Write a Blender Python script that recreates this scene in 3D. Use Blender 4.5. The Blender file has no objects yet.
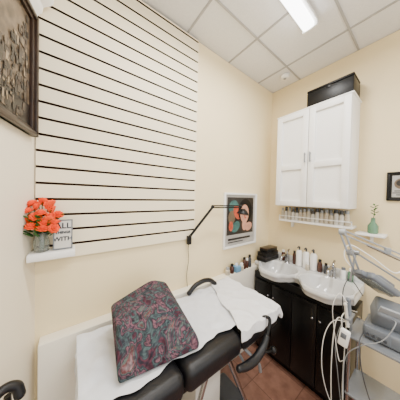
import bpy, bmesh, math, random
from mathutils import Matrix, Vector, Euler, noise
random.seed(4)
R=math.radians
S=bpy.context.scene
COL=S.collection

# ---------------------------------------------------------------- materials
def lin(h):
    h=h.lstrip('#'); c=[int(h[i:i+2],16)/255 for i in (0,2,4)]
    return tuple(((x/12.92) if x<=.04045 else ((x+.055)/1.055)**2.4) for x in c)+(1,)
def mat(name,hexc,rough=.5,metal=0,var=0,scale=12,bump=0,bscale=60,emit=0,coat=0,trans=0,spec=.5):
    m=bpy.data.materials.new(name); m.use_nodes=True
    nt=m.node_tree; b=nt.nodes['Principled BSDF']
    c=lin(hexc); b.inputs['Base Color'].default_value=c
    b.inputs['Roughness'].default_value=rough; b.inputs['Metallic'].default_value=metal
    b.inputs['Specular IOR Level'].default_value=spec
    if coat: b.inputs['Coat Weight'].default_value=coat
    if trans: b.inputs['Transmission Weight'].default_value=trans
    if emit:
        b.inputs['Emission Color'].default_value=c; b.inputs['Emission Strength'].default_value=emit
    tc=nt.nodes.new('ShaderNodeTexCoord')
    if var:
        n=nt.nodes.new('ShaderNodeTexNoise'); n.inputs['Scale'].default_value=scale; n.inputs['Detail'].default_value=4
        nt.links.new(tc.outputs['Object'],n.inputs['Vector'])
        r=nt.nodes.new('ShaderNodeValToRGB')
        r.color_ramp.elements[0].position=.3; r.color_ramp.elements[1].position=.7
        r.color_ramp.elements[0].color=tuple(max(0,x*(1-var)) for x in c[:3])+(1,)
        r.color_ramp.elements[1].color=tuple(min(1,x*(1+var)) for x in c[:3])+(1,)
        nt.links.new(n.outputs['Fac'],r.inputs['Fac']); nt.links.new(r.outputs['Color'],b.inputs['Base Color'])
    if bump:
        n=nt.nodes.new('ShaderNodeTexNoise'); n.inputs['Scale'].default_value=bscale; n.inputs['Detail'].default_value=5
        nt.links.new(tc.outputs['Object'],n.inputs['Vector'])
        bp=nt.nodes.new('ShaderNodeBump'); bp.inputs['Strength'].default_value=bump; bp.inputs['Distance'].default_value=.01
        nt.links.new(n.outputs['Fac'],bp.inputs['Height']); nt.links.new(bp.outputs['Normal'],b.inputs['Normal'])
    return m
def swirl_mat(name,scale,dist,cols):
    m=bpy.data.materials.new(name); m.use_nodes=True; nt=m.node_tree; b=nt.nodes['Principled BSDF']
    b.inputs['Roughness'].default_value=.85; b.inputs['Specular IOR Level'].default_value=.2
    tc=nt.nodes.new('ShaderNodeTexCoord')
    t=nt.nodes.new('ShaderNodeTexNoise'); t.inputs['Scale'].default_value=scale; t.inputs['Detail'].default_value=2.5; t.inputs['Distortion'].default_value=dist
    nt.links.new(tc.outputs['Object'],t.inputs['Vector'])
    r=nt.nodes.new('ShaderNodeValToRGB'); e=r.color_ramp.elements
    while len(e)<len(cols): e.new(.5)
    for i,(p,c) in enumerate(cols): e[i].position=p; e[i].color=lin(c)
    nt.links.new(t.outputs['Fac'],r.inputs['Fac'])
    n3=nt.nodes.new('ShaderNodeTexNoise'); n3.inputs['Scale'].default_value=scale*3.5; n3.inputs['Detail'].default_value=3; n3.inputs['Distortion'].default_value=1.5
    nt.links.new(tc.outputs['Object'],n3.inputs['Vector'])
    r3=nt.nodes.new('ShaderNodeValToRGB'); r3.color_ramp.elements[0].position=.42; r3.color_ramp.elements[1].position=.58
    r3.color_ramp.elements[0].color=(.35,.35,.38,1)
    nt.links.new(n3.outputs['Fac'],r3.inputs['Fac'])
    ml=nt.nodes.new('ShaderNodeMixRGB'); ml.blend_type='MULTIPLY'; ml.inputs[0].default_value=.7
    nt.links.new(r.outputs['Color'],ml.inputs[1]); nt.links.new(r3.outputs['Color'],ml.inputs[2])
    nt.links.new(ml.outputs[0],b.inputs['Base Color'])
    return m

M_wall=mat('wall_paint','#F0DEB3',.7,var=.015,scale=3,bump=.03)
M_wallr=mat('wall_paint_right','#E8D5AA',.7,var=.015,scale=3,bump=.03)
M_walll=mat('wall_paint_left','#EDE3CD',.5,var=.015,scale=3,bump=.03)
M_slat=mat('slat_cream','#F3E6C7',.5,var=.01,scale=4)
M_groove=mat('groove_dark','#2A1812',.9,var=.1,spec=.1)
M_ceil=mat('ceiling_tile','#E6E6E6',.9,var=.03,scale=90,bump=.25,bscale=140)
M_bar=mat('ceiling_grid','#AAA9A8',.6,var=.02)
M_white=mat('white_paint','#EFEEEB',.4,var=.01)
M_whiteg=mat('white_gloss','#D3D4D4',.12,var=.01,coat=.3)
M_trim=mat('trim_white','#EFE9DA',.5,var=.01)
M_mould=mat('moulding_white','#F6F4EF',.35,var=.01)
M_black=mat('black_plastic','#0C0C0D',.4,var=.1,spec=.3)
M_blackg=mat('black_gloss','#060607',.28,var=.1,spec=.35)
M_vinyl=mat('black_vinyl','#0E0E12',.42,var=.15,scale=30,bump=.12,bscale=120,spec=.4)
M_chrome=mat('chrome','#A9AAAE',.18,metal=1,var=.02)
M_steel=mat('painted_steel','#85898F',.35,metal=.4,var=.06)
M_grey=mat('grey_plastic','#666C74',.4,var=.1)
M_lgrey=mat('light_grey_plastic','#90959A',.4,var=.06)
M_dgrey=mat('dark_grey_plastic','#3E4146',.4,var=.1)
M_cream=mat('off_white_plastic','#CFCCC4',.35,var=.04)
M_sign=mat('sign_board','#CBC8C1',.6,var=.05)
M_paper=mat('bed_paper','#DCDFE6',.8,var=.03,scale=20,bump=.6,bscale=18)
M_towel=mat('towel_white','#E6E7EA',.9,var=.02,bump=.5,bscale=28)
M_cush=swirl_mat('patterned_fabric',11,1.6,[(.30,'#2A2630'),(.37,'#5A2F3C'),(.42,'#353C44'),(.46,'#4A5B5C'),(.50,'#2C2A33'),(.54,'#7A5560'),(.58,'#3B3542'),(.62,'#566460'),(.68,'#6B3B3F'),(.75,'#8A7A7E')])
M_orange=mat('petal_orange','#F8501E',.6,var=.2,scale=40,spec=.2)
M_leaf=mat('leaf_green','#2F5C28',.5,var=.2,scale=30,spec=.2)
M_glassv=mat('vase_glass','#DDE4E0',.04,trans=.9,var=.02)
M_glass=mat('clear_glass','#DDE8E2',.05,trans=.8)
M_greeng=mat('green_glass','#6E9C7E',.1,trans=.4,var=.1)
M_brown=mat('brown_glass','#45241A',.25,var=.1,coat=.3)
M_wood=mat('frame_wood','#2A1C14',.3,var=.35,scale=25,spec=.4)
M_blue=mat('blue_card','#6E9DBE',.5,var=.1)
M_skin=mat('print_skin','#C8927A',.5,var=.15,scale=25)
M_teal=mat('print_teal','#3A6663',.5,var=.35,scale=25)
M_pdark=mat('print_dark','#232020',.35,var=.4,scale=20)
M_pgrey=mat('print_grey','#A9A6A1',.5,var=.1)
M_red=mat('print_red','#B84E36',.5,var=.3,scale=30)
M_mat=mat('picture_mat','#6B5A48',.5,var=.2)
M_sepsky=mat('sepia_sky','#5E4F3E',.3,var=.6,scale=22)
M_sep1=mat('sepia_mid','#3A2D24',.3,var=.6,scale=60)
M_sep2=mat('sepia_dark','#1B1410',.3,var=.5,scale=70)
M_sep3=mat('sepia_light','#8D7B61',.3,var=.4,scale=60)
M_beige=mat('beige_plastic','#BFB5A2',.5,var=.15,scale=40)
M_tube=mat('lamp_diffuser','#FFFFFF',.3,emit=9)
M_screen=mat('dark_panel','#1E242C',.2,var=.1)
def floor_mat():
    m=bpy.data.materials.new('floor_tile'); m.use_nodes=True; nt=m.node_tree; b=nt.nodes['Principled BSDF']
    tc=nt.nodes.new('ShaderNodeTexCoord'); br=nt.nodes.new('ShaderNodeTexBrick')
    br.offset=0; br.inputs['Scale'].default_value=1; br.inputs['Brick Width'].default_value=.3; br.inputs['Row Height'].default_value=.3
    br.inputs['Mortar Size'].default_value=.003
    br.inputs['Color1'].default_value=lin('#8A6353'); br.inputs['Color2'].default_value=lin('#936B5A'); br.inputs['Mortar'].default_value=lin('#64473A')
    n=nt.nodes.new('ShaderNodeTexNoise'); n.inputs['Scale'].default_value=14; n.inputs['Detail'].default_value=8
    mx=nt.nodes.new('ShaderNodeMixRGB'); mx.blend_type='MULTIPLY'; mx.inputs[0].default_value=.6
    nt.links.new(tc.outputs['Object'],br.inputs['Vector']); nt.links.new(tc.outputs['Object'],n.inputs['Vector'])
    rr=nt.nodes.new('ShaderNodeValToRGB'); rr.color_ramp.elements[0].position=.35; rr.color_ramp.elements[1].position=.65
    rr.color_ramp.elements[0].color=(.45,.4,.38,1)
    nt.links.new(n.outputs['Fac'],rr.inputs['Fac'])
    nt.links.new(br.outputs['Color'],mx.inputs[1]); nt.links.new(rr.outputs['Color'],mx.inputs[2])
    nt.links.new(mx.outputs[0],b.inputs['Base Color']); b.inputs['Roughness'].default_value=.4
    return m
M_floor=floor_mat()

# ---------------------------------------------------------------- builder
WL={}
def wl(ob): return WL.get(ob.name,Vector(ob.location))
class B:
    def __init__(s): s.bm=bmesh.new()
    def _done(s,pre,mi):
        for f in s.bm.faces:
            if f not in pre: f.material_index=mi
    def box(s,c,d,bev=0,rot=None,mi=0,seg=2):
        pre=set(s.bm.faces)
        r=rot if rot is not None else Matrix.Identity(4)
        m=Matrix.Translation(c)@r@Matrix.Diagonal((d[0],d[1],d[2],1))
        g=bmesh.ops.create_cube(s.bm,size=1,matrix=m)
        if bev:
            es=list({e for v in g['verts'] for e in v.link_edges})
            bmesh.ops.bevel(s.bm,geom=es,offset=bev,segments=seg,affect='EDGES',profile=.5)
        s._done(pre,mi); return s
    def cyl(s,p1,p2,r1,r2=None,seg=16,mi=0):
        pre=set(s.bm.faces)
        p1=Vector(p1);p2=Vector(p2);d=p2-p1
        q=d.to_track_quat('Z','Y').to_matrix().to_4x4()
        bmesh.ops.create_cone(s.bm,cap_ends=True,segments=seg,radius1=r1,radius2=r1 if r2 is None else r2,depth=d.length,matrix=Matrix.Translation((p1+p2)/2)@q)
        s._done(pre,mi); return s
    def ell(s,c,d,rot=None,mi=0,u=16,v=10):
        pre=set(s.bm.faces)
        r=rot if rot is not None else Matrix.Identity(4)
        bmesh.ops.create_uvsphere(s.bm,u_segments=u,v_segments=v,radius=1,matrix=Matrix.Translation(c)@r@Matrix.Diagonal((d[0],d[1],d[2],1)))
        s._done(pre,mi); return s
    def bar(s,p1,p2,w,h,bev=.005,mi=0):
        p1=Vector(p1);p2=Vector(p2);d=p2-p1
        q=d.to_track_quat('X','Z').to_matrix().to_4x4()
        return s.box((p1+p2)/2,(d.length,w,h),bev=bev,rot=q,mi=mi,seg=3)
    def lathe(s,prof,c,seg=24,mi=0,rot=None):
        pre=set(s.bm.faces); rings=[]
        r=rot if rot is not None else Matrix.Identity(4)
        T=Matrix.Translation(c)@r
        for (rad,z) in prof:
            rings.append([s.bm.verts.new(T@Vector((rad*math.cos(2*math.pi*i/seg),rad*math.sin(2*math.pi*i/seg),z))) for i in range(seg)])
        for a,b in zip(rings,rings[1:]):
            for i in range(seg):
                s.bm.faces.new((a[i],a[(i+1)%seg],b[(i+1)%seg],b[i]))
        s.bm.faces.new(list(reversed(rings[0]))); s.bm.faces.new(rings[-1])
        s._done(pre,mi); return s
    def tube(s,pts,r,seg=8,mi=0,smooth=True,n=6):
        pre=set(s.bm.faces)
        P=[Vector(p) for p in pts]
        if smooth and len(P)>2:
            Q=[]; E=[P[0]*2-P[1]]+P+[P[-1]*2-P[-2]]
            for i in range(1,len(E)-2):
                for k in range(n):
                    t=k/n;a,b,c,d=E[i-1],E[i],E[i+1],E[i+2]
                    Q.append(.5*((2*b)+(c-a)*t+(2*a-5*b+4*c-d)*t*t+(-a+3*b-3*c+d)*t**3))
            Q.append(P[-1]); P=Q
        rings=[]; up=None
        for i,p in enumerate(P):
            t=(P[min(i+1,len(P)-1)]-P[max(i-1,0)]).normalized()
            if up is None:
                up=Vector((0,0,1)) if abs(t.z)<.9 else Vector((1,0,0))
            x=(up-t*up.dot(t)).normalized(); y=t.cross(x); up=x
            rr=r(i/(len(P)-1)) if callable(r) else r
            rings.append([s.bm.verts.new(p+rr*(x*math.cos(2*math.pi*k/seg)+y*math.sin(2*math.pi*k/seg))) for k in range(seg)])
        for a,b in zip(rings,rings[1:]):
            for i in range(seg): s.bm.faces.new((a[i],a[(i+1)%seg],b[(i+1)%seg],b[i]))
        s.bm.faces.new(list(reversed(rings[0]))); s.bm.faces.new(rings[-1])
        s._done(pre,mi); return s
    def prism(s,pts,z0,z1,mi=0):
        pre=set(s.bm.faces)
        a=[s.bm.verts.new((p[0],p[1],z0)) for p in pts]; b=[s.bm.verts.new((p[0],p[1],z1)) for p in pts]
        s.bm.faces.new(list(reversed(a))); s.bm.faces.new(b); n=len(pts)
        for i in range(n): s.bm.faces.new((a[i],a[(i+1)%n],b[(i+1)%n],b[i]))
        s._done(pre,mi); return s
    def poly(s,pts,mi=0):
        f=s.bm.faces.new([s.bm.verts.new(p) for p in pts]); f.material_index=mi; return s
    def surf(s,fn,nu,nv,mi=0):
        pre=set(s.bm.faces)
        g=[[s.bm.verts.new(fn(i/nu,j/nv)) for j in range(nv+1)] for i in range(nu+1)]
        for i in range(nu):
            for j in range(nv): s.bm.faces.new((g[i][j],g[i+1][j],g[i+1][j+1],g[i][j+1]))
        s._done(pre,mi); return s
    def end(s,name,mats,parent=None,label=None,category=None,group=None,kind=None,recalc=True):
        if recalc: bmesh.ops.recalc_face_normals(s.bm,faces=s.bm.faces)
        vs=s.bm.verts
        lo=[min(v.co[i] for v in vs) for i in range(3)]; hi=[max(v.co[i] for v in vs) for i in range(3)]
        o=Vector(((lo[0]+hi[0])/2,(lo[1]+hi[1])/2,lo[2]))
        for v in vs: v.co-=o
        me=bpy.data.meshes.new(name); s.bm.to_mesh(me); s.bm.free()
        for m in (mats if isinstance(mats,(list,tuple)) else [mats]): me.materials.append(m)
        for p in me.polygons: p.use_smooth=True
        me.set_sharp_from_angle(angle=R(38))
        ob=bpy.data.objects.new(name,me); COL.objects.link(ob)
        WL[ob.name]=o.copy()
        if parent is not None:
            ob.parent=parent; ob.location=o-wl(parent)
        else: ob.location=o
        tag(ob,label,category,group,kind)
        return ob
def tag(ob,label=None,category=None,group=None,kind=None):
    if label: ob['label']=label
    if category: ob['category']=category
    if group: ob['group']=group
    if kind: ob['kind']=kind
def thing(name,loc,label,category,group=None):
    e=bpy.data.objects.new(name,None); e.location=loc; e.empty_display_size=.05; COL.objects.link(e)
    WL[e.name]=Vector(loc)
    tag(e,label,category,group); return e
def text(name,body,size,loc,rot,m,parent,ext=.0006,label=None,bold=0):
    cu=bpy.data.curves.new('t','FONT'); cu.body=body; cu.size=size; cu.extrude=ext; cu.align_x='CENTER'; cu.align_y='CENTER'; cu.offset=bold
    t=bpy.data.objects.new('t',cu); COL.objects.link(t); bpy.context.view_layer.update()
    me=bpy.data.meshes.new_from_object(t.evaluated_get(bpy.context.evaluated_depsgraph_get()))
    bpy.data.objects.remove(t)
    me.transform(Euler(rot).to_matrix().to_4x4()); me.materials.clear(); me.materials.append(m)
    ob=bpy.data.objects.new(name,me); COL.objects.link(ob)
    ob.parent=parent; ob.location=Vector(loc)-wl(parent)
    if label: ob['label']=label
    return ob
def dup(root,offset,rz=0,label=None,sc=None):
    c=root.copy(); COL.objects.link(c); c.location=Vector(root.location)+Vector(offset); c.rotation_euler[2]+=rz
    if sc: c.scale=sc
    def rec(src,dst):
        for ch in src.children:
            loc=ch.location.copy()
            k=ch.copy(); COL.objects.link(k); k.parent=dst; k.location=loc; rec(ch,k)
    rec(root,c)
    if label: c['label']=label
    return c

H=2.93; W=1.99; D=1.2
# ---------------------------------------------------------------- shell
B().box((.7,0,-.025),(2.9,2.8,.05)).end('floor',M_floor,kind='structure',label='reddish brown stone-look tiled floor')
c=B().box((.7,0,H+.03),(2.9,2.8,.05),mi=0)
for k in range(-2,3):
    c.box((.73+.48*k,0,H+.003),(.014,2.78,.008),mi=1)
for k in range(-3,2):
    c.box((.7,.88+.48*k,H+.0025),(2.88,.014,.007),mi=1)
c.end('ceiling',[M_ceil,M_bar],kind='structure',label='suspended ceiling of white textured tiles in a metal grid')
B().box((.92,D+.025,H/2),(2.24,.05,H)).end('wall_back',M_wall,kind='structure',label='cream painted wall')
B().box((W+.025,-.07,H/2),(.05,2.6,H)).end('wall_right',M_wallr,kind='structure',label='cream painted wall')
C=Vector((-.15,1.2)); e=Vector((-.242,-.970)); nn=Vector((.970,-.242))
def L(u,w): p=C+e*u+nn*w; return (p.x,p.y)
B().prism([L(-.02,0),L(2.5,0),L(2.5,-.05),L(-.02,-.05)],0,H).end('wall_left',M_walll,kind='structure',label='off-white painted wall')
tb=B()
prof=[(0,2.46),(.014,2.46),(.02,2.485),(.035,2.50),(.04,2.53),(.07,2.55),(.08,2.565),(.08,2.59),(0,2.59)]
v0=[tb.bm.verts.new((*L(.035,w),z)) for w,z in prof]; v1=[tb.bm.verts.new((*L(2.4,w),z)) for w,z in prof]
tb.bm.faces.new(v0); tb.bm.faces.new(list(reversed(v1)))
for i in range(len(prof)):
    j=(i+1)%len(prof); tb.bm.faces.new((v0[i],v1[i],v1[j],v0[j]))
tb.end('trim_1',M_mould,kind='structure',label='white crown moulding')
B().box((.92,1.1625,.435),(2.1,.075,.87),bev=.006).end('trim_2',M_trim,kind='structure',label='boxed-in cream ledge along the wall')

# ---------------------------------------------------------------- slat panel
s=B(); x0,x1=-.148,.836; p=.082; g=.0125
s.box(((x0+x1)/2,1.1975,(1.27+2.922)/2),(x1-x0,.004,2.922-1.27),mi=1)
z=1.27
while z<2.92:
    top=min(z+p-g,2.922)
    s.box(((x0+x1)/2,1.1895,(z+top)/2),(x1-x0,.012,top-z))
    z+=p
s.bm.normal_update()
for f in s.bm.faces:
    if abs(f.normal.z)>.9: f.material_index=1
s.end('slatwall_panel',[M_slat,M_groove],label='cream slatted display panel with thin dark horizontal grooves on the wall',category='wall panel')

# ---------------------------------------------------------------- ceiling lights
lt=thing('ceiling_light',(.8,.56,H-.06),'long white fluorescent batten fixture, lit, on the ceiling','ceiling light',group='ceiling fluorescent battens')
B().box((.8,.56,H-.014),(1.2,.10,.026),bev=.004).box((.205,.56,H-.035),(.02,.1,.05),bev=.003).box((1.395,.56,H-.035),(.02,.1,.05),bev=.003).end('housing',M_white,lt)
B().box((.8,.56,H-.047),(1.165,.075,.036),bev=.014,seg=3).end('diffuser',M_tube,lt,label='glowing white diffuser')
dup(lt,(-.1,-1.2,0))  # extra batten added out of view behind the camera to brighten the room
d=thing('smoke_detector',(1.80,.95,H-.03),'small round white smoke detector on the ceiling','smoke detector')
B().lathe([(.03,0),(.042,.012),(.042,.03)],(1.8,.95,H-.033)).end('cover',M_white,d)
B().lathe([(.012,0),(.016,.006)],(1.8,.95,H-.039)).end('sensor_cap',M_lgrey,d)

# ---------------------------------------------------------------- wall cabinet
cab=thing('wall_cabinet',(1.865,.69,1.55),'white two-door panelled wall cabinet hung above the sinks','cabinet')
cy0,cy1,cz0,cz1=.375,.975,1.55,2.46
b=B(); t=.018
b.box((1.87,cy0+t/2,(cz0+cz1)/2),(.235,t,cz1-cz0),bev=.002)
b.box((1.87,cy1-t/2,(cz0+cz1)/2),(.235,t,cz1-cz0),bev=.002)
b.box((1.87,(cy0+cy1)/2,cz1-t/2),(.235,cy1-cy0-2*t,t)); b.box((1.87,(cy0+cy1)/2,cz0+t/2),(.235,cy1-cy0-2*t,t))
b.box((1.983,(cy0+cy1)/2,(cz0+cz1)/2),(.008,cy1-cy0-2*t,cz1-cz0-2*t))
b.box((1.865,(cy0+cy1)/2,cz1+.006),(.262,cy1-cy0+.02,.012),bev=.003)
b.end('body',M_white,cab)
def door(ya,yb,ky):
    q=B(); fr=.05; xf=1.740; th=.024
    w=yb-ya; yc=(ya+yb)/2; h=cz1-cz0-.01; zc=(cz0+cz1)/2; zb=zc-h/2
    q.box((xf,ya+fr/2,zc),(th,fr,h),bev=.002); q.box((xf,yb-fr/2,zc),(th,fr,h),bev=.002)
    for zz in (zb+fr/2,zb+h-fr/2,zb+h*.42): q.box((xf,yc,zz),(th,w-2*fr+.002,fr),bev=.002)
    q.box((xf+.009,yc,zc),(.005,w-2*fr+.01,h-2*fr+.01))
    dd=q.end('door',M_white,cab)
    B().cyl((1.710,ky,1.96),(1.710,ky,2.05),.005).cyl((1.710,ky,1.97),(1.735,ky,1.97),.004).cyl((1.710,ky,2.04),(1.735,ky,2.04),.004).end('handle',M_steel,dd,label='slim grey bar handle')
ym=(cy0+cy1)/2
door(cy0+.002,ym-.0025,ym-.022); door(ym+.0025,cy1-.002,ym+.022)

cs=thing('storage_case',(1.86,.55,2.474),'black hard storage case lying on top of the white cabinet','case')
B().box((1.865,.545,2.474+.07),(.2,.34,.138),bev=.01).end('body',M_black,cs)
B().box((1.865,.545,2.474+.15),(.202,.342,.02),bev=.008).end('lid',M_black,cs)
B().box((1.763,.545,2.60),(.004,.03,.02),bev=.001).end('latch',M_black,cs)

DZ=.014
sh=thing('wall_rack',(1.915,.68,1.37+DZ),'narrow white wall rack with thin front rail below the cabinet','shelf')
B().box((1.915,.68,1.376+DZ),(.15,.62,.02),bev=.003).end('board',M_white,sh)
q=B()
q.box((1.843,.68,1.425+DZ),(.004,.62,.009),bev=.001)
for yy in (.375,.985): q.box((1.843,yy,1.408+DZ),(.004,.008,.05))
q.end('rail',M_white,sh)
for yy in (.45,.9):
    B().prism([(1.988,yy-.008),(1.988,yy+.008),(1.95,yy+.008),(1.95,yy-.008)],1.314,1.38).end('bracket',M_white,sh)
s2=thing('wall_shelf',(1.93,.27,1.34),'small white wall shelf holding a green bottle beside the rack','shelf')
B().box((1.92,.27,1.352),(.14,.17,.018),bev=.003).end('board',M_white,s2)
B().prism([(1.988,.262),(1.988,.278),(1.95,.278),(1.95,.262)],1.28,1.343).end('bracket',M_white,s2)
ZB2=1.3865+DZ
GB='small cosmetics bottles on the wall rack'
bt=thing('product_bottle',(1.875,.965,ZB2),'small beige cosmetics bottle with grey cap on the rack','bottle',group=GB)
B().lathe([(.0165,0),(.0182,.004),(.0182,.08),(.014,.092),(.009,.096)],(1.875,.965,ZB2),seg=16).end('body',M_beige,bt)
B().lathe([(.0125,0),(.0125,.024),(.009,.026)],(1.875,.965,ZB2+.0955),seg=14).end('cap',M_lgrey,bt)
bd=thing('product_bottle',(1.875,.928,ZB2),'small off-white cosmetics bottle with dark cap on the rack','bottle',group=GB)
B().lathe([(.0165,0),(.0182,.004),(.0182,.075),(.012,.087),(.009,.09)],(1.875,.928,ZB2),seg=16).end('body',M_cream,bd)
B().lathe([(.0125,0),(.0125,.028),(.009,.03)],(1.875,.928,ZB2+.0895),seg=14).end('cap',M_dgrey,bd)
for i in range(2,16):
    k=(i*7)%5
    if k in (1,3): dup(bd,(0,-.037*(i-1),0),sc=(1,1,.9+.08*((i*3)%4)))
    else: dup(bt,(0,-.037*i,0),sc=(1,1,.86+.07*((i*5)%4)))
for i in range(0,15):
    if i%3==0: dup(bd,(.042,-.037*(i-1)-.018,0),sc=(1,1,1.12))
    else: dup(bt,(.042,-.037*i-.018,0),sc=(1,1,1.08))
ZP=1.3615
pl=thing('potted_plant',(1.92,.26,ZP),'clear greenish glass bottle holding a small leafy sprig','plant')
B().lathe([(.026,0),(.032,.006),(.032,.06),(.015,.09),(.012,.12),(.014,.124)],(1.92,.26,ZP),seg=18).end('bottle',M_greeng,pl)
lf=B()
lf.tube([(1.92,.26,ZP+.11),(1.918,.255,ZP+.16),(1.91,.25,ZP+.22)],.002,seg=5)
for k in range(9):
    a=k*2.4; z=ZP+.15+.010*k
    lf.ell((1.915+.014*math.cos(a),.255+.014*math.sin(a),z),(.015,.007,.003),rot=Euler((0,-.5,a)).to_matrix().to_4x4(),u=8,v=6)
lf.end('sprig',M_leaf,pl)
sf=thing('picture_frame',(1.978,.09,1.63),'small black framed print on the wall beside the cabinet','picture frame')
q=B()
for yy in (.193,-.013): q.box((1.98,yy,1.735),(.018,.016,.22),bev=.003)
for zz in (1.632,1.838): q.box((1.98,.09,zz),(.018,.22,.016),bev=.003)
q.end('frame',M_black,sf)
q=B().box((1.984,.09,1.735),(.006,.195,.195))
q.box((1.9805,.09,1.735),(.002,.165,.165),mi=1)
q.lathe([(.042,0),(.042,.002)],(1.9790,.12,1.755),rot=Matrix.Rotation(R(-90),4,'Y'),mi=2)
q.lathe([(.022,0),(.022,.002)],(1.9780,.13,1.76),rot=Matrix.Rotation(R(-90),4,'Y'),mi=3)
for zz,ww in ((1.70,.12),(1.685,.14),(1.67,.1)): q.box((1.979,.10,zz),(.003,ww,.006),mi=0)
q.end('print',[M_black,M_pgrey,M_mat,M_pdark],sf)

# ---------------------------------------------------------------- poster
po=thing('framed_poster',(1.44,1.19,1.11),'white framed beauty poster with a portrait on the wall','poster')
px0,px1,pz0,pz1=1.18,1.70,1.11,1.67; f=.02
q=B()
q.box((px0+f/2,1.188,(pz0+pz1)/2),(f,.022,pz1-pz0),bev=.003); q.box((px1-f/2,1.188,(pz0+pz1)/2),(f,.022,pz1-pz0),bev=.003)
q.box(((px0+px1)/2,1.188,pz0+f/2),(px1-px0-2*f,.022,f),bev=.003); q.box(((px0+px1)/2,1.188,pz1-f/2),(px1-px0-2*f,.022,f),bev=.003)
q.end('frame',M_white,po)
q=B(); y=1.193
q.box(((px0+px1)/2,y+.002,(pz0+pz1)/2),(px1-px0-2*f+.004,.004,pz1-pz0-2*f+.004),mi=4)
def disc(cx,cz,rx,rz,yy,mi,n=24,a=0):
    q.poly([(cx+rx*math.cos(2*math.pi*k/n)*math.cos(a)-rz*math.sin(2*math.pi*k/n)*math.sin(a),yy,cz+rx*math.cos(2*math.pi*k/n)*math.sin(a)+rz*math.sin(2*math.pi*k/n)*math.cos(a)) for k in range(n)],mi)
q.poly([(1.23,y-.0006,1.24),(1.65,y-.0006,1.24),(1.65,y-.0006,1.625),(1.23,y-.0006,1.625)],0)
disc(1.33,1.52,.075,.075,y-.0012,3); disc(1.30,1.42,.05,.07,y-.0014,6); disc(1.38,1.47,.05,.08,y-.0015,5,a=.5)
disc(1.51,1.48,.115,.13,y-.0016,1); disc(1.50,1.45,.07,.1,y-.002,2); 
disc(1.50,1.33,.04,.06,y-.0024,2); disc(1.57,1.31,.06,.045,y-.0025,2,a=.4); disc(1.515,1.405,.018,.007,y-.0026,5)
disc(1.475,1.468,.013,.005,y-.0026,1); disc(1.53,1.468,.013,.005,y-.0026,1); disc(1.50,1.43,.008,.02,y-.0025,5)
disc(1.36,1.32,.07,.05,y-.0022,3,a=.6); disc(1.29,1.33,.03,.05,y-.0023,5)
q.poly([(1.25,y-.0034,1.185),(1.60,y-.0034,1.185),(1.60,y-.0034,1.205),(1.25,y-.0034,1.205)],0)
q.poly([(1.25,y-.0034,1.16),(1.48,y-.0034,1.16),(1.48,y-.0034,1.17),(1.25,y-.0034,1.17)],0)
q.end('print',[M_pdark,M_black,M_skin,M_teal,M_pgrey,M_red,M_mat],po,recalc=False)

# ---------------------------------------------------------------- framed picture on left wall
lp=thing('framed_picture',(*L(.28,.012),1.89),'large dark wood framed sepia street picture on the wall','picture')
ang=math.atan2(e.y,e.x); RZ=Matrix.Rotation(ang,4,'Z')
def lb(q,u,w,z,du,dw,dz,bev=0,mi=0,tilt=0):
    a=L(u,w); q.box((a[0],a[1],z),(du,dw,dz),bev=bev,rot=RZ@Matrix.Rotation(tilt,4,'Y'),mi=mi)
u0,u1,z0,z1=.05,.50,1.89,2.455; f=.036
q=B()
for ff,dd_ in ((f,.020),(f*.55,.030)):
    lb(q,u0+ff/2,.002+dd_/2,(z0+z1)/2,ff,dd_,z1-z0,.004); lb(q,u1-ff/2,.002+dd_/2,(z0+z1)/2,ff,dd_,z1-z0,.004)
    lb(q,(u0+u1)/2,.002+dd_/2,z0+ff/2,u1-u0-2*ff,dd_,ff,.004); lb(q,(u0+u1)/2,.002+dd_/2,z1-ff/2,u1-u0-2*ff,dd_,ff,.004)
q.end('frame',M_wood,lp)
q=B(); lb(q,(u0+u1)/2,.006,(z0+z1)/2,u1-u0-2*f,.006,z1-z0-2*f,mi=0)
zi=z0+f; ui=u0+f; wI=u1-u0-2*f; hI=z1-z0-2*f
rnd=random.Random(11)
lb(q,ui+wI/2,.0096,zi+.05,wI-.004,.001,.098,mi=2)
for k in range(330):
    a_=rnd.random(); edge=abs(a_-.5)*2
    hh=rnd.random()*(.45+.55*edge)*hI*.97
    du=.006+.018*rnd.random(); dz=.008+.03*rnd.random()
    uu=ui+du+(wI-2*du)*a_; zz=zi+dz+hh*.95
    if zz+dz/2+.008>zi+hI: continue
    lb(q,uu,.0100+.00001*k,zz,du,.0006,dz,mi=rnd.choice([1,1,2,2,2,0,3]),tilt=rnd.uniform(-.12,.12))
q.end('print',[M_sepsky,M_sep1,M_sep2,M_sep3],lp)

# ---------------------------------------------------------------- corner shelf with flowers
B().box((-.075,1.135,1.317),(.18,.1,.034),bev=.004).end('floating_shelf',M_white,label='small white floating shelf fixed low on the slatted panel',category='shelf')
ZS=1.3355
fx,fy=-.118,1.132
fp=thing('flower_vase',(fx,fy,ZS),'orange artificial flowers in a clear glass vase on the shelf','flowers')
B().lathe([(.022,0),(.028,.004),(.031,.05),(.024,.075),(.030,.095),(.0285,.095),(.0225,.075),(.0295,.05),(.0265,.008)],(fx,fy,ZS)).end('vase',M_glassv,fp)
st=B()
cen=[(-.02,-.025,.175),(.03,-.02,.17),(.003,-.035,.145),(-.045,-.015,.155),(.055,-.03,.14),(-.01,0,.225),(-.033,-.035,.13),(.022,.0,.225),(.06,-.01,.18),(.028,-.045,.16),(-.045,-.01,.2),(.045,.01,.205),(.0,-.03,.19),(.045,-.04,.12),(.005,-.045,.12),(.0,.01,.245),(-.03,.0,.235),(.04,-.01,.235)]
for (a,b_,c_) in cen:
    hx,hy,hz=fx+a,fy+b_,ZS+c_
    st.tube([(fx+a*.12,fy+b_*.12,ZS+.012),(fx+a*.3,fy+b_*.3,ZS+.08),(hx,hy,hz-.006)],.0018,seg=5,n=3)
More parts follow.
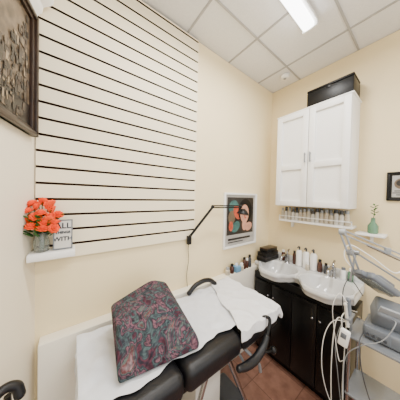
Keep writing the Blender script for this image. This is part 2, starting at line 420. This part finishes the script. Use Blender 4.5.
for k in range(34):
    a=k*.9; rr=.036+.016*(k%3)
    st.ell((fx+rr*math.cos(a),fy-.014+.03*math.sin(a),ZS+.092+.02*(k%5)),(.026,.011,.003),rot=Euler((.3*math.sin(k),-.6,a)).to_matrix().to_4x4(),u=8,v=6)
st.end('stems_and_leaves',M_leaf,fp)
fl=B()
for ring,(n,rr,tilt,zz) in enumerate([(8,.014,.1,-.002),(8,.013,.55,.003),(6,.009,.95,.007),(4,.004,1.3,.009)]):
    for k in range(n):
        a=2*math.pi*k/n+ring*.4
        fl.ell((rr*math.cos(a),rr*math.sin(a),zz),(.0115,.0095,.0022),rot=Euler((0,-tilt,a),'XYZ').to_matrix().to_4x4(),u=10,v=6)
fm=fl.end('flower',M_orange,fp)
for i,(a,b_,c_) in enumerate(cen):
    o=fm
    if i: o=fm.copy(); COL.objects.link(o)
    o.location=(a,b_,c_-.005)
    o.rotation_euler=(.7+.5*math.sin(i*3),.5*math.sin(i*2+1),i)
sx_=-.036
sg=thing('message_sign',(sx_,1.12,ZS),'small grey framed sign with dark capital letters on the shelf','sign')
RS=Matrix.Rotation(R(-6),4,'X')
B().box((sx_,1.13,ZS+.076),(.070,.010,.140),bev=.002,rot=RS).end('board',M_sign,sg)
q=B()
for dx in (-.037,.037): q.box((sx_+dx,1.1295,ZS+.076),(.005,.014,.149),bev=.001,rot=RS)
for dz in (-.072,.072): q.box((sx_,1.1295+dz*math.sin(R(6)),ZS+.076+dz),(.078,.014,.005),bev=.001,rot=RS)
q.end('frame',M_grey,sg)
for w_,zz,sz in (('ALL',.119,.040),('THINGS',.086,.017),('WITH',.053,.030)):
    text('lettering',w_,sz,(sx_,1.13-.0062+(zz-.076)*math.tan(R(6)),ZS+zz),(R(90-6),0,0),M_screen,sg,bold=.0008)

# ---------------------------------------------------------------- wall lamp
la=thing('arm_lamp',(.77,1.15,1.25),'black adjustable arm lamp with cord mounted at the slatted panel edge','lamp')
B().box((.77,1.167,1.265),(.034,.03,.07),bev=.004).cyl((.77,1.15,1.26),(.77,1.15,1.31),.011).end('clamp',M_black,la)
q=B(); 
for dz in (0,.02): q.cyl((.77,1.15,1.295+dz*.7),(.96,1.10,1.53+dz*.7),.0062)
q.ell((.96,1.1,1.54),(.016,.016,.016)); q.end('lower_arm',M_black,la)
q=B()
for dz in (0,.016): q.cyl((.96,1.10,1.532+dz),(1.27,1.06,1.53+dz),.0058)
q.ell((1.275,1.06,1.537),(.015,.015,.017)); q.end('upper_arm',M_black,la)
B().lathe([(.055,0),(.052,.014),(.036,.036),(.016,.052)],(1.30,1.055,1.465),rot=Matrix.Rotation(.25,4,'Y')).end('lamp_shade',M_black,la)
B().tube([(.77,1.16,1.26),(.765,1.17,1.2),(.775,1.175,1.1),(.76,1.175,.98),(.765,1.17,.88)],.0025,seg=6).end('cord',M_black,la)

# ---------------------------------------------------------------- treatment bed
ZB=.86; XE=1.155
bed=thing('treatment_bed',(.62,.85,0),'black vinyl treatment bed covered with white paper along the wall','massage bed')
for (a,b_) in ((.03,.40),(.405,.775),(.78,XE)):
    q=B().box(((a+b_)/2,.85,ZB-.062),(b_-a,.505,.12),bev=.038,seg=5)
    q.box(((a+b_)/2,.855,ZB-.126),(b_-a-.04,.43,.014))
    q.end('cushion_section',M_vinyl,bed)
q=B()
for yy in (.68,1.03): q.box((.60,yy,ZB-.152),(1.06,.03,.04),bev=.004)
for xx in (.1,.6,1.08): q.box((xx,.855,ZB-.152),(.03,.32,.035),bev=.004)
q.end('frame',M_black,bed)
B().box((.68,.855,.345),(.2,.16,.70),bev=.01).end('column',M_cream,bed,label='off-white lifting column')
B().box((.68,.83,.06),(.8,.42,.1),bev=.03,seg=3).end('base',M_dgrey,bed,label='dark grey floor base')
for sx in (.35,1.0):
    B().cyl((sx,.68,.11),(.68+(sx-.68)*.2,.70,.69),.014).end('strut',M_chrome,bed,label='chrome strut')
pa=[(.70,.563,.735),(.76,.558,.722),(.83,.555,.722),(.90,.558,.745),(.945,.562,.785)]
B().tube(pa,lambda t:.017+.006*math.sin(math.pi*t),seg=14).ell(pa[0],(.0175,.0175,.0175)).ell(pa[-1],(.0175,.0175,.0175)).end('armrest',M_vinyl,bed)
B().tube([(.945,.562,.785),(.985,.57,.83),(1.0,.58,.865),(.97,.60,.875),(.93,.61,.85)],.010,seg=10).end('armrest_loop',M_black,bed)
B().tube([(.80,.56,.705),(.80,.60,.67),(.81,.64,.675),(.81,.68,.70)],.008).end('armrest_bracket',M_steel,bed)
B().tube([(.86,.66,.69),(.90,.62,.64),(.93,.60,.60),(.95,.60,.54)],.010).end('lever',M_steel,bed,label='grey metal lever')
B().tube([(.90,.60,.70),(.95,.565,.69),(1.0,.555,.68)],.007).ell((1.01,.553,.678),(.021,.02,.022)).end('knob',M_black,bed)
pa=[(.72,1.075,.885),(.78,1.078,.925),(.87,1.08,.938),(.94,1.08,.92),(.98,1.07,.885)]
B().tube(pa,.018,seg=12).ell(pa[0],(.018,.018,.018)).ell(pa[-1],(.018,.018,.018)).end('armrest',M_vinyl,bed)

def wr(x,y,k=14,a=1): return a*(noise.noise(Vector((x*k,y*k*.6,.3)))+.5*noise.noise(Vector((x*k*2.3,y*k*2,4.3))))
def paper(u,v):
    l=-.18+u*1.30
    y=1.085+(.665+.010*math.sin(l*23)+.004*math.sin(l*61)-1.085)*v
    w=wr(l,y,11,.013)
    if l<0: return (.020+w,y,ZB+.004+l)
    return (.022+l,y,ZB+.011+max(-.008,w))
B().surf(paper,150,50).end('paper_sheet',M_paper,label='long white paper sheet spread over the treatment bed',category='bed paper')
XT=1.162
def crease(x,y): 
    return .006*(1-abs(math.sin(x*22+y*13+noise.noise(Vector((x*6,y*6,2)))*2)))**3
def towel(u,v):
    yb=1.1+(-.57+.012*math.sin(u*9))*v
    st_=.95+(-.19)*min(1,v/.84)+.01*math.sin(v*12)
    l=st_+u*(1.235+.012*math.sin(v*8)-st_)
    dA=max(0,l-XT); dB=max(0,.598-yb)
    x=min(l,XT)+.006*(dA>0); y=max(yb,.598)-.008*(dB>0)
    drop=max(dA,dB)
    w=wr(l+3,yb,10,.010)
    x+=.008*math.sin(yb*40)*(dA>0); y+=.007*math.sin(l*45)*(dB>0)
    return (x,y,ZB+.022+max(-.005,w)+crease(l,yb)-drop)
tw=B().surf(towel,80,90).end('towel',M_towel,label='creased white towel draped over the end of the treatment bed',category='towel')
md=tw.modifiers.new('thick','SOLIDIFY'); md.thickness=.0015

q=B(); zb=ZB+.018
pts=[(.15,.70,zb),(.505,.65,zb),(.575,1.03,zb),(.20,1.06,zb),(.165,.80,zb+.155),(.44,.775,zb+.165),(.515,.66,zb+.03),(.145,.71,zb+.03),(.165,.98,zb+.17),(.40,1.02,zb+.225),(.485,1.0,zb+.195)]
for p_ in pts: q.bm.verts.new(p_)
bmesh.ops.convex_hull(q.bm,input=list(q.bm.verts))
bmesh.ops.dissolve_limit(q.bm,angle_limit=R(8),verts=list(q.bm.verts),edges=list(q.bm.edges))
bmesh.ops.bevel(q.bm,geom=list(q.bm.edges),offset=.012,segments=4,affect='EDGES',profile=.5)
q.end('wedge_cushion',M_cush,label='thick wedge cushion in dark multicoloured patterned fabric on the bed paper',category='cushion')

# ---------------------------------------------------------------- ledge items
def jar(name,x,y,r,h,m,capm,label,cat,z=.871,cap=.02,group=None):
    t_=thing(name,(x,y,z),label,cat,group)
    B().lathe([(r*.92,0),(r,.004),(r,h*.8),(r*.7,h*.95),(r*.6,h)],(x,y,z),seg=18).end('body',m,t_)
    B().lathe([(r*.68,0),(r*.68,cap),(r*.6,cap+.002)],(x,y,z+h-.001),seg=16).end('cap',capm,t_)
    return t_
jar('jar',1.22,1.155,.024,.05,M_beige,M_lgrey,'beige jar with grey lid on the ledge','jar')
jar('jar',1.28,1.155,.022,.07,M_brown,M_black,'brown glass jar with black lid on the ledge','jar')
jar('jar',1.42,1.15,.025,.05,M_beige,M_white,'beige jar with white lid on the ledge','jar')
jar('bottle',1.47,1.155,.020,.10,M_brown,M_black,'brown glass bottle with black cap on the ledge','bottle')
jar('bottle',1.515,1.155,.018,.08,M_brown,M_white,'brown bottle with white cap on the ledge','bottle')
jar('bottle',1.56,1.155,.020,.11,M_dgrey,M_black,'dark grey bottle with black cap on the ledge','bottle')
tbx=thing('tissue_box',(1.35,1.15,.871),'light blue tissue box with a white tissue on the ledge','tissue box')
B().box((1.35,1.153,.9),(.07,.06,.056),bev=.003).end('box',M_blue,tbx)
B().surf(lambda u,v:(1.33+.04*u+.004*math.sin(v*9),1.153+.01*math.sin(u*8),.926+.035*v*(1-.4*abs(u-.5))),8,6).end('tissue',M_towel,tbx,recalc=False)

# ---------------------------------------------------------------- vanity
va=thing('vanity_cabinet',(1.78,.71,0),'black double vanity cabinet with small knobs under the sinks','cabinet')
vx0=1.60
B().box(((vx0+1.985)/2,.71,.43),(1.985-vx0,.8,.68),bev=.004).box(((vx0+.03+1.985)/2,.71,.045),(1.93-vx0,.76,.09)).box((vx0+.01,.71,.80),(.02,.8,.08)).end('body',M_blackg,va)
for i,yc in enumerate((.415,.61,.805,1.0)):
    dd=B().box((vx0-.009,yc,.43),(.016,.189,.68),bev=.003).box((vx0-.0175,yc,.43),(.002,.14,.60),bev=.0008).end('door',M_blackg,va)
    ky=yc+(.07 if i%2==0 else -.07)
    B().ell((vx0-.035,ky,.66),(.009,.009,.009)).cyl((vx0-.035,ky,.66),(vx0-.017,ky,.66),.004).end('knob',M_chrome,dd,label='chrome knob')
YC=(.91,.50); ZC=.92; TH=.075
def front(y):
    f_=0
    for c_ in YC: f_=max(f_,math.exp(-((y-c_)/.15)**4))
    return 1.655-.155*f_
def sinkz(x,y):
    dz=0
    for c_ in YC:
        d_=math.hypot((x-1.69)/.165,(y-c_)/.182)
        if d_<1: dz=max(dz,.13*(1-d_**3.4))
        dz-=.008*math.exp(-((d_-1.055)/.045)**2)
    return ZC-dz
def top(u,v):
    y=.305+.845*v; xf=front(y); x=xf+(1.985-xf)*u
    return (x,y,sinkz(x,y))
sk=thing('sink_countertop',(1.78,.71,.83),'glossy white double basin ceramic sink top with scalloped front','sink')
q=B(); q.surf(top,66,120)
def skirt(u,v):
    y=.305+.845*v; return (front(y)-.010*math.sin(math.pi*min(1,u*1.6))+.02*u*u,y,sinkz(front(y),y)-TH*u)
q.surf(skirt,8,120)
for yy in (.305,1.15):
    q.poly([(front(yy),yy,ZC),(1.985,yy,ZC),(1.985,yy,ZC-TH),(front(yy)+.02,yy,ZC-TH)])
q.surf(lambda u,v:(front(.305+.845*v)+.02+(1.965-front(.305+.845*v))*u,.305+.845*v,ZC-TH if (u<.05 or u>.95) else min(ZC-TH,sinkz(front(.305+.845*v)+(1.985-front(.305+.845*v))*u,.305+.845*v)-.012)),30,84)
bmesh.ops.remove_doubles(q.bm,verts=q.bm.verts,dist=.0004)
q.end('basin_top',M_whiteg,sk)
B().box((1.976,.7275,.955),(.018,.845,.07),bev=.005).end('backsplash',M_whiteg,sk)
for c_ in YC: B().lathe([(.02,0),(.02,.003),(.006,.003),(.006,.001)],(1.69,c_,ZC-.129),seg=16).end('drain',M_chrome,sk,label='chrome drain')
ZT=ZC+.0005
fc=thing('faucet',(1.89,YC[0],ZT),'chrome mixer tap with lever standing on the sink top','faucet',group='chrome taps on the sink top')
B().lathe([(.028,0),(.026,.008),(.020,.014),(.020,.09),(.022,.10)],(1.89,YC[0],ZT),seg=18).end('body',M_chrome,fc)
B().tube([(1.89,YC[0],ZC+.065),(1.83,YC[0],ZC+.095),(1.77,YC[0],ZC+.09),(1.75,YC[0],ZC+.06)],.013,seg=10).end('spout',M_chrome,fc)
B().tube([(1.89,YC[0],ZC+.10),(1.89,YC[0],ZC+.12),(1.93,YC[0],ZC+.145)],.009,seg=8).end('lever',M_chrome,fc)
dup(fc,(0,YC[1]-YC[0],0))
pb=thing('pump_bottle',(1.92,.80,ZT),'white pump bottle standing on the sink top','bottle',group='white pump bottles on the sink top')
B().lathe([(.025,0),(.030,.005),(.030,.145),(.020,.163),(.011,.167)],(1.92,.80,ZT),seg=18).end('body',M_white,pb)
B().cyl((1.92,.80,ZC+.165),(1.92,.80,ZC+.20),.008,seg=12).tube([(1.92,.80,ZC+.20),(1.905,.80,ZC+.206),(1.875,.80,ZC+.197)],.006,seg=8).end('pump',M_dgrey,pb)
dup(pb,(0,-.066,0)); dup(pb,(.004,-.132,0))
jar('bottle',1.93,.615,.02,.10,M_brown,M_black,'dark brown bottle with black cap on the sink top','bottle',z=ZT)
jar('bottle',1.87,.70,.017,.06,M_beige,M_white,'beige bottle with white cap on the sink top','bottle',z=ZT)
jar('bottle',1.93,.565,.017,.08,M_dgrey,M_black,'dark grey bottle with black cap on the sink top','bottle',z=ZT)
jar('bottle',1.93,.435,.022,.085,M_white,M_grey,'white bottle with grey cap on the sink top','bottle',z=ZT)
jar('bottle',1.93,.385,.02,.09,M_greeng,M_white,'green bottle with white cap on the sink top','bottle',z=ZT)
jar('bottle',1.935,.855,.017,.12,M_brown,M_black,'tall brown bottle with black cap on the sink top','bottle',z=ZT)
jar('bottle',1.935,.975,.02,.10,M_brown,M_white,'amber bottle with white cap on the sink top','bottle',z=ZT)
for i,(x,y,z,w,d_,h) in enumerate([(1.80,1.085,ZT+.008,.27,.11,.05),(1.80,1.085,ZT+.060,.25,.105,.045),(1.81,1.085,ZT+.107,.21,.095,.04)]):
    t_=thing('cosmetics_box',(x,y,z),'black cosmetics palette box with brown lid stacked on the sink top','box',group='stacked palette boxes on the sink top')
    B().box((x,y,z+h*.35),(w,d_,h*.68),bev=.004).end('box_base',M_black,t_)
    B().box((x,y,z+h*.84),(w,d_,h*.3),bev=.004).end('box_lid',[M_pdark,M_black,M_wood][i],t_)

# ---------------------------------------------------------------- trolley with machine
tr=thing('trolley',(1.38,.14,0),'grey metal salon trolley on castors beside the sinks','trolley')
for zz in (.2,.52,.85): B().box((1.38,.14,zz),(.24,.24,.014),bev=.005).end('shelf',M_steel,tr)
for xx in (1.27,1.49):
    for yy in (.03,.25):
        B().cyl((xx,yy,.06),(xx,yy,.87),.008).end('post',M_chrome,tr)
        B().cyl((xx-.01,yy,.03),(xx+.01,yy,.03),.03,seg=18).cyl((xx,yy,.03),(xx,yy,.07),.007).end('castor',M_black,tr)
ma=thing('facial_machine',(1.38,.14,.8575),'slim grey facial machine with probes and thin cables on the trolley','machine')
RM=Euler((R(10),R(-28),R(12))).to_matrix().to_4x4()
q=B()
q.box((1.40,.12,.895),(.17,.17,.07),bev=.014,seg=3)
q.box((1.415,.11,.985),(.13,.14,.12),bev=.018,seg=3,rot=RM)
q.end('body',M_grey,ma)
B().box((1.318,.145,.90),(.016,.10,.055),bev=.005).end('control_panel',M_grey,ma)
B().box((1.350,.10,1.02),(.012,.10,.075),bev=.003,rot=RM).end('display',M_lgrey,ma)
for k in range(4): B().cyl((1.312,.115+.022*k,.89),(1.301,.115+.022*k,.89),.007,seg=12).end('knob',M_dgrey,ma)
B().box((1.3,.255,.945),(.10,.028,.014),bev=.004).box((1.3,.25,.905),(.016,.012,.08),bev=.003).end('probe_holder',M_steel,ma)
for k in range(3):
    xx=1.265+.032*k
    B().cyl((xx,.257,.90),(xx-.012+.006*k,.267,1.02+.016*(k%2)),.009,.007,seg=10).ell((xx-.0125+.006*k,.268,1.025+.016*(k%2)),(.009,.009,.013)).end('probe',[M_cream,M_grey,M_steel][k],ma)
cb=[[(1.30,.25,.91),(1.285,.33,.88),(1.265,.37,.75),(1.262,.37,.55),(1.29,.33,.38),(1.33,.28,.40)],
    [(1.28,.25,.91),(1.25,.30,.93),(1.215,.31,.80),(1.21,.31,.55),(1.24,.30,.30),(1.28,.28,.28)],
    [(1.32,.25,.91),(1.36,.30,.86),(1.35,.33,.70),(1.38,.32,.50),(1.36,.29,.3)],
    [(1.31,.20,.88),(1.23,.20,.86),(1.21,.18,.72),(1.23,.14,.57),(1.27,.12,.56)],
    [(1.275,.265,1.03),(1.27,.30,1.07),(1.27,.33,.98),(1.31,.33,.82),(1.30,.30,.66),(1.25,.27,.7)],
    [(1.38,.24,.95),(1.42,.29,.9),(1.43,.3,.7),(1.40,.3,.45),(1.34,.28,.35)],
    [(1.35,.1,1.0),(1.27,.08,1.02),(1.25,.12,.92),(1.24,.2,.84),(1.25,.26,.72),(1.24,.26,.5)],
    [(1.40,.22,1.05),(1.36,.27,1.14),(1.31,.29,1.10),(1.34,.30,.98),(1.38,.29,.84)]]
for i,c_ in enumerate(cb): B().tube(c_,.0026 if i%2 else .0021,seg=8,n=10).end('cable',[M_white,M_cream,M_lgrey,M_dgrey][i%4],ma)
hs=thing('remote_handset',(1.235,.255,.8),'small white control handset hanging on its cable by the trolley','handset')
B().box((1.235,.265,.845),(.022,.045,.10),bev=.008,seg=3,rot=Matrix.Rotation(R(8),4,'X')).end('handset_body',M_white,hs)
B().box((1.223,.265,.86),(.003,.025,.03),bev=.001,rot=Matrix.Rotation(R(8),4,'X')).end('buttons',M_grey,hs)
B().tube([(1.235,.275,.895),(1.24,.28,.95),(1.27,.272,.97),(1.29,.262,.953)],.0028,n=8).end('cord',M_cream,hs)
ml=thing('treatment_lamp',(1.62,0,0),'grey metal treatment lamp with jointed arm on floor stand','lamp')
q=B().lathe([(.05,.05),(.045,.08),(.02,.1)],(1.62,0,0))
for k in range(5):
    a=k*2*math.pi/5+.3; x2,y2=1.62+.2*math.cos(a),.2*math.sin(a)
    q.cyl((1.62,0,.07),(x2,y2,.05),.014,.01); q.ell((x2,y2,.025),(.02,.02,.025))
q.end('base',M_steel,ml)
B().cyl((1.62,0,.08),(1.62,0,1.25),.014).box((1.62,0,1.24),(.045,.045,.07),bev=.008).end('pole',M_chrome,ml)
J0=Vector((1.62,0,1.25)); J1=Vector((1.272,.298,1.434)); J2=Vector((1.325,.235,1.20))
o=Vector((0,0,.012))
q=B().bar(J0+o,J1+o,.010,.008,.002).bar(J0-o,J1-o,.010,.008,.002); q.cyl((1.272,.284,1.434),(1.272,.312,1.434),.018,seg=18).box(tuple(J0.lerp(J1,.45)),(.028,.028,.036),bev=.004); q.end('lower_arm',M_lgrey,ml)
B().tube([J0.lerp(J1,.1)+Vector((0,0,-.026)),J0.lerp(J1,.4)+Vector((0,0,-.024)),J0.lerp(J1,.7)+Vector((0,0,-.018))],.005).end('tension_spring',M_chrome,ml)
o2=Vector((.011,-.009,0))
q=B().bar(J1+o2,J2+o2,.007,.010,.002).bar(J1-o2,J2-o2,.007,.010,.002); q.cyl((1.325,.218,1.20),(1.325,.252,1.20),.018,seg=18).box(tuple(J1.lerp(J2,.5)),(.032,.028,.03),bev=.004); q.end('upper_arm',M_steel,ml)
Rh=Euler((R(-18),R(34),R(-38))).to_matrix().to_4x4()
hc=Vector((1.385,.165,1.155))
def T(p): return tuple(hc+Rh.to_3x3()@Vector(p))
q=B().box(T((0,0,0)),(.19,.11,.04),bev=.016,seg=4,rot=Rh).box(T((.02,0,.028)),(.10,.07,.026),bev=.008,rot=Rh).box(T((-.10,0,-.005)),(.05,.05,.03),bev=.01,rot=Rh).cyl(T((.09,.02,0)),T((.14,.03,.01)),.016)
q.end('lamp_head',M_grey,ml)
B().box(T((0,0,-.022)),(.15,.08,.006),bev=.002,rot=Rh).end('lens',M_glass,ml)
B().box(T((.02,0,.043)),(.05,.045,.006),bev=.002,rot=Rh).end('switch_panel',M_cream,ml)
B().cyl(J2,T((-.05,.03,.01)),.012).end('swivel',M_chrome,ml)
K0=Vector((1.60,.02,1.10)); K1=Vector((1.40,.26,1.30)); K2=Vector((1.345,.27,1.13))
B().bar(K0,K1,.012,.010,.003).bar(K1,K2,.010,.012,.003).cyl(K1-Vector((.0,.016,0)),K1+Vector((0,.016,0)),.015).end('side_arm',M_steel,ml)
B().tube([(1.55,.06,1.28),(1.45,.10,1.22),(1.38,.19,1.30),(1.30,.27,1.36),(1.285,.285,1.28),(1.34,.22,1.18)],.003,seg=8,n=8).end('cable',M_white,ml)

# ---------------------------------------------------------------- stool by the left wall
so=thing('salon_stool',(-.13,.72,0),'black padded salon stool with rounded back pad beside the bed','stool')
q=B()
for k in range(5):
    a=k*2*math.pi/5; q.cyl((-.13,.66,.09),(-.13+.14*math.cos(a),.66+.14*math.sin(a),.06),.012); q.ell((-.13+.14*math.cos(a),.66+.14*math.sin(a),.028),(.02,.02,.028))
q.end('base',M_chrome,so)
B().cyl((-.13,.66,.08),(-.13,.66,.5),.02).end('post',M_chrome,so)
B().lathe([(.10,0),(.125,.012),(.13,.04),(.12,.06),(.06,.068)],(-.13,.66,.5)).end('seat',M_vinyl,so)
B().tube([(-.13,.72,.5),(-.15,.83,.52),(-.175,.89,.65),(-.178,.875,.9)],.01).end('back_bracket',M_black,so)
pa=[(-.225,.80,.915),(-.205,.84,.935),(-.180,.862,.940),(-.155,.868,.925),(-.145,.862,.895)]
B().tube(pa,.016,seg=14).ell(pa[0],(.016,.016,.016)).ell(pa[-1],(.016,.016,.016)).end('back_pad',M_vinyl,so)

# ---------------------------------------------------------------- lights, world, camera
def area(name,loc,sx,sy,power,rot=(0,0,0),col=(1,.98,.95)):
    l=bpy.data.lights.new(name,'AREA'); l.shape='RECTANGLE'; l.size=sx; l.size_y=sy; l.energy=power; l.color=col
    o=bpy.data.objects.new(name,l); COL.objects.link(o); o.location=loc; o.rotation_euler=rot; return o
area('fluorescent_glow',(.8,.56,H-.08),1.15,.1,27)
area('rear_fill_light',(.7,-.64,H-.08),1.15,.1,29)  # added fill behind the camera, below the unseen extra batten
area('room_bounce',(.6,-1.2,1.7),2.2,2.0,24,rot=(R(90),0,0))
w=bpy.data.worlds.new('world'); S.world=w; w.use_nodes=True
bg=w.node_tree.nodes['Background']; bg.inputs[0].default_value=(1,.98,.95,1); bg.inputs[1].default_value=.95
cam=bpy.data.cameras.new('camera'); co=bpy.data.objects.new('camera',cam); COL.objects.link(co)
cam.sensor_width=36; cam.lens=15.39; cam.clip_start=.02
co.matrix_world=Matrix.Translation((0,0,1.62))@Matrix.Rotation(R(-36.8),4,'Z')@Matrix.Rotation(R(89),4,'X')@Matrix.Rotation(R(1.3),4,'Z')
S.camera=co
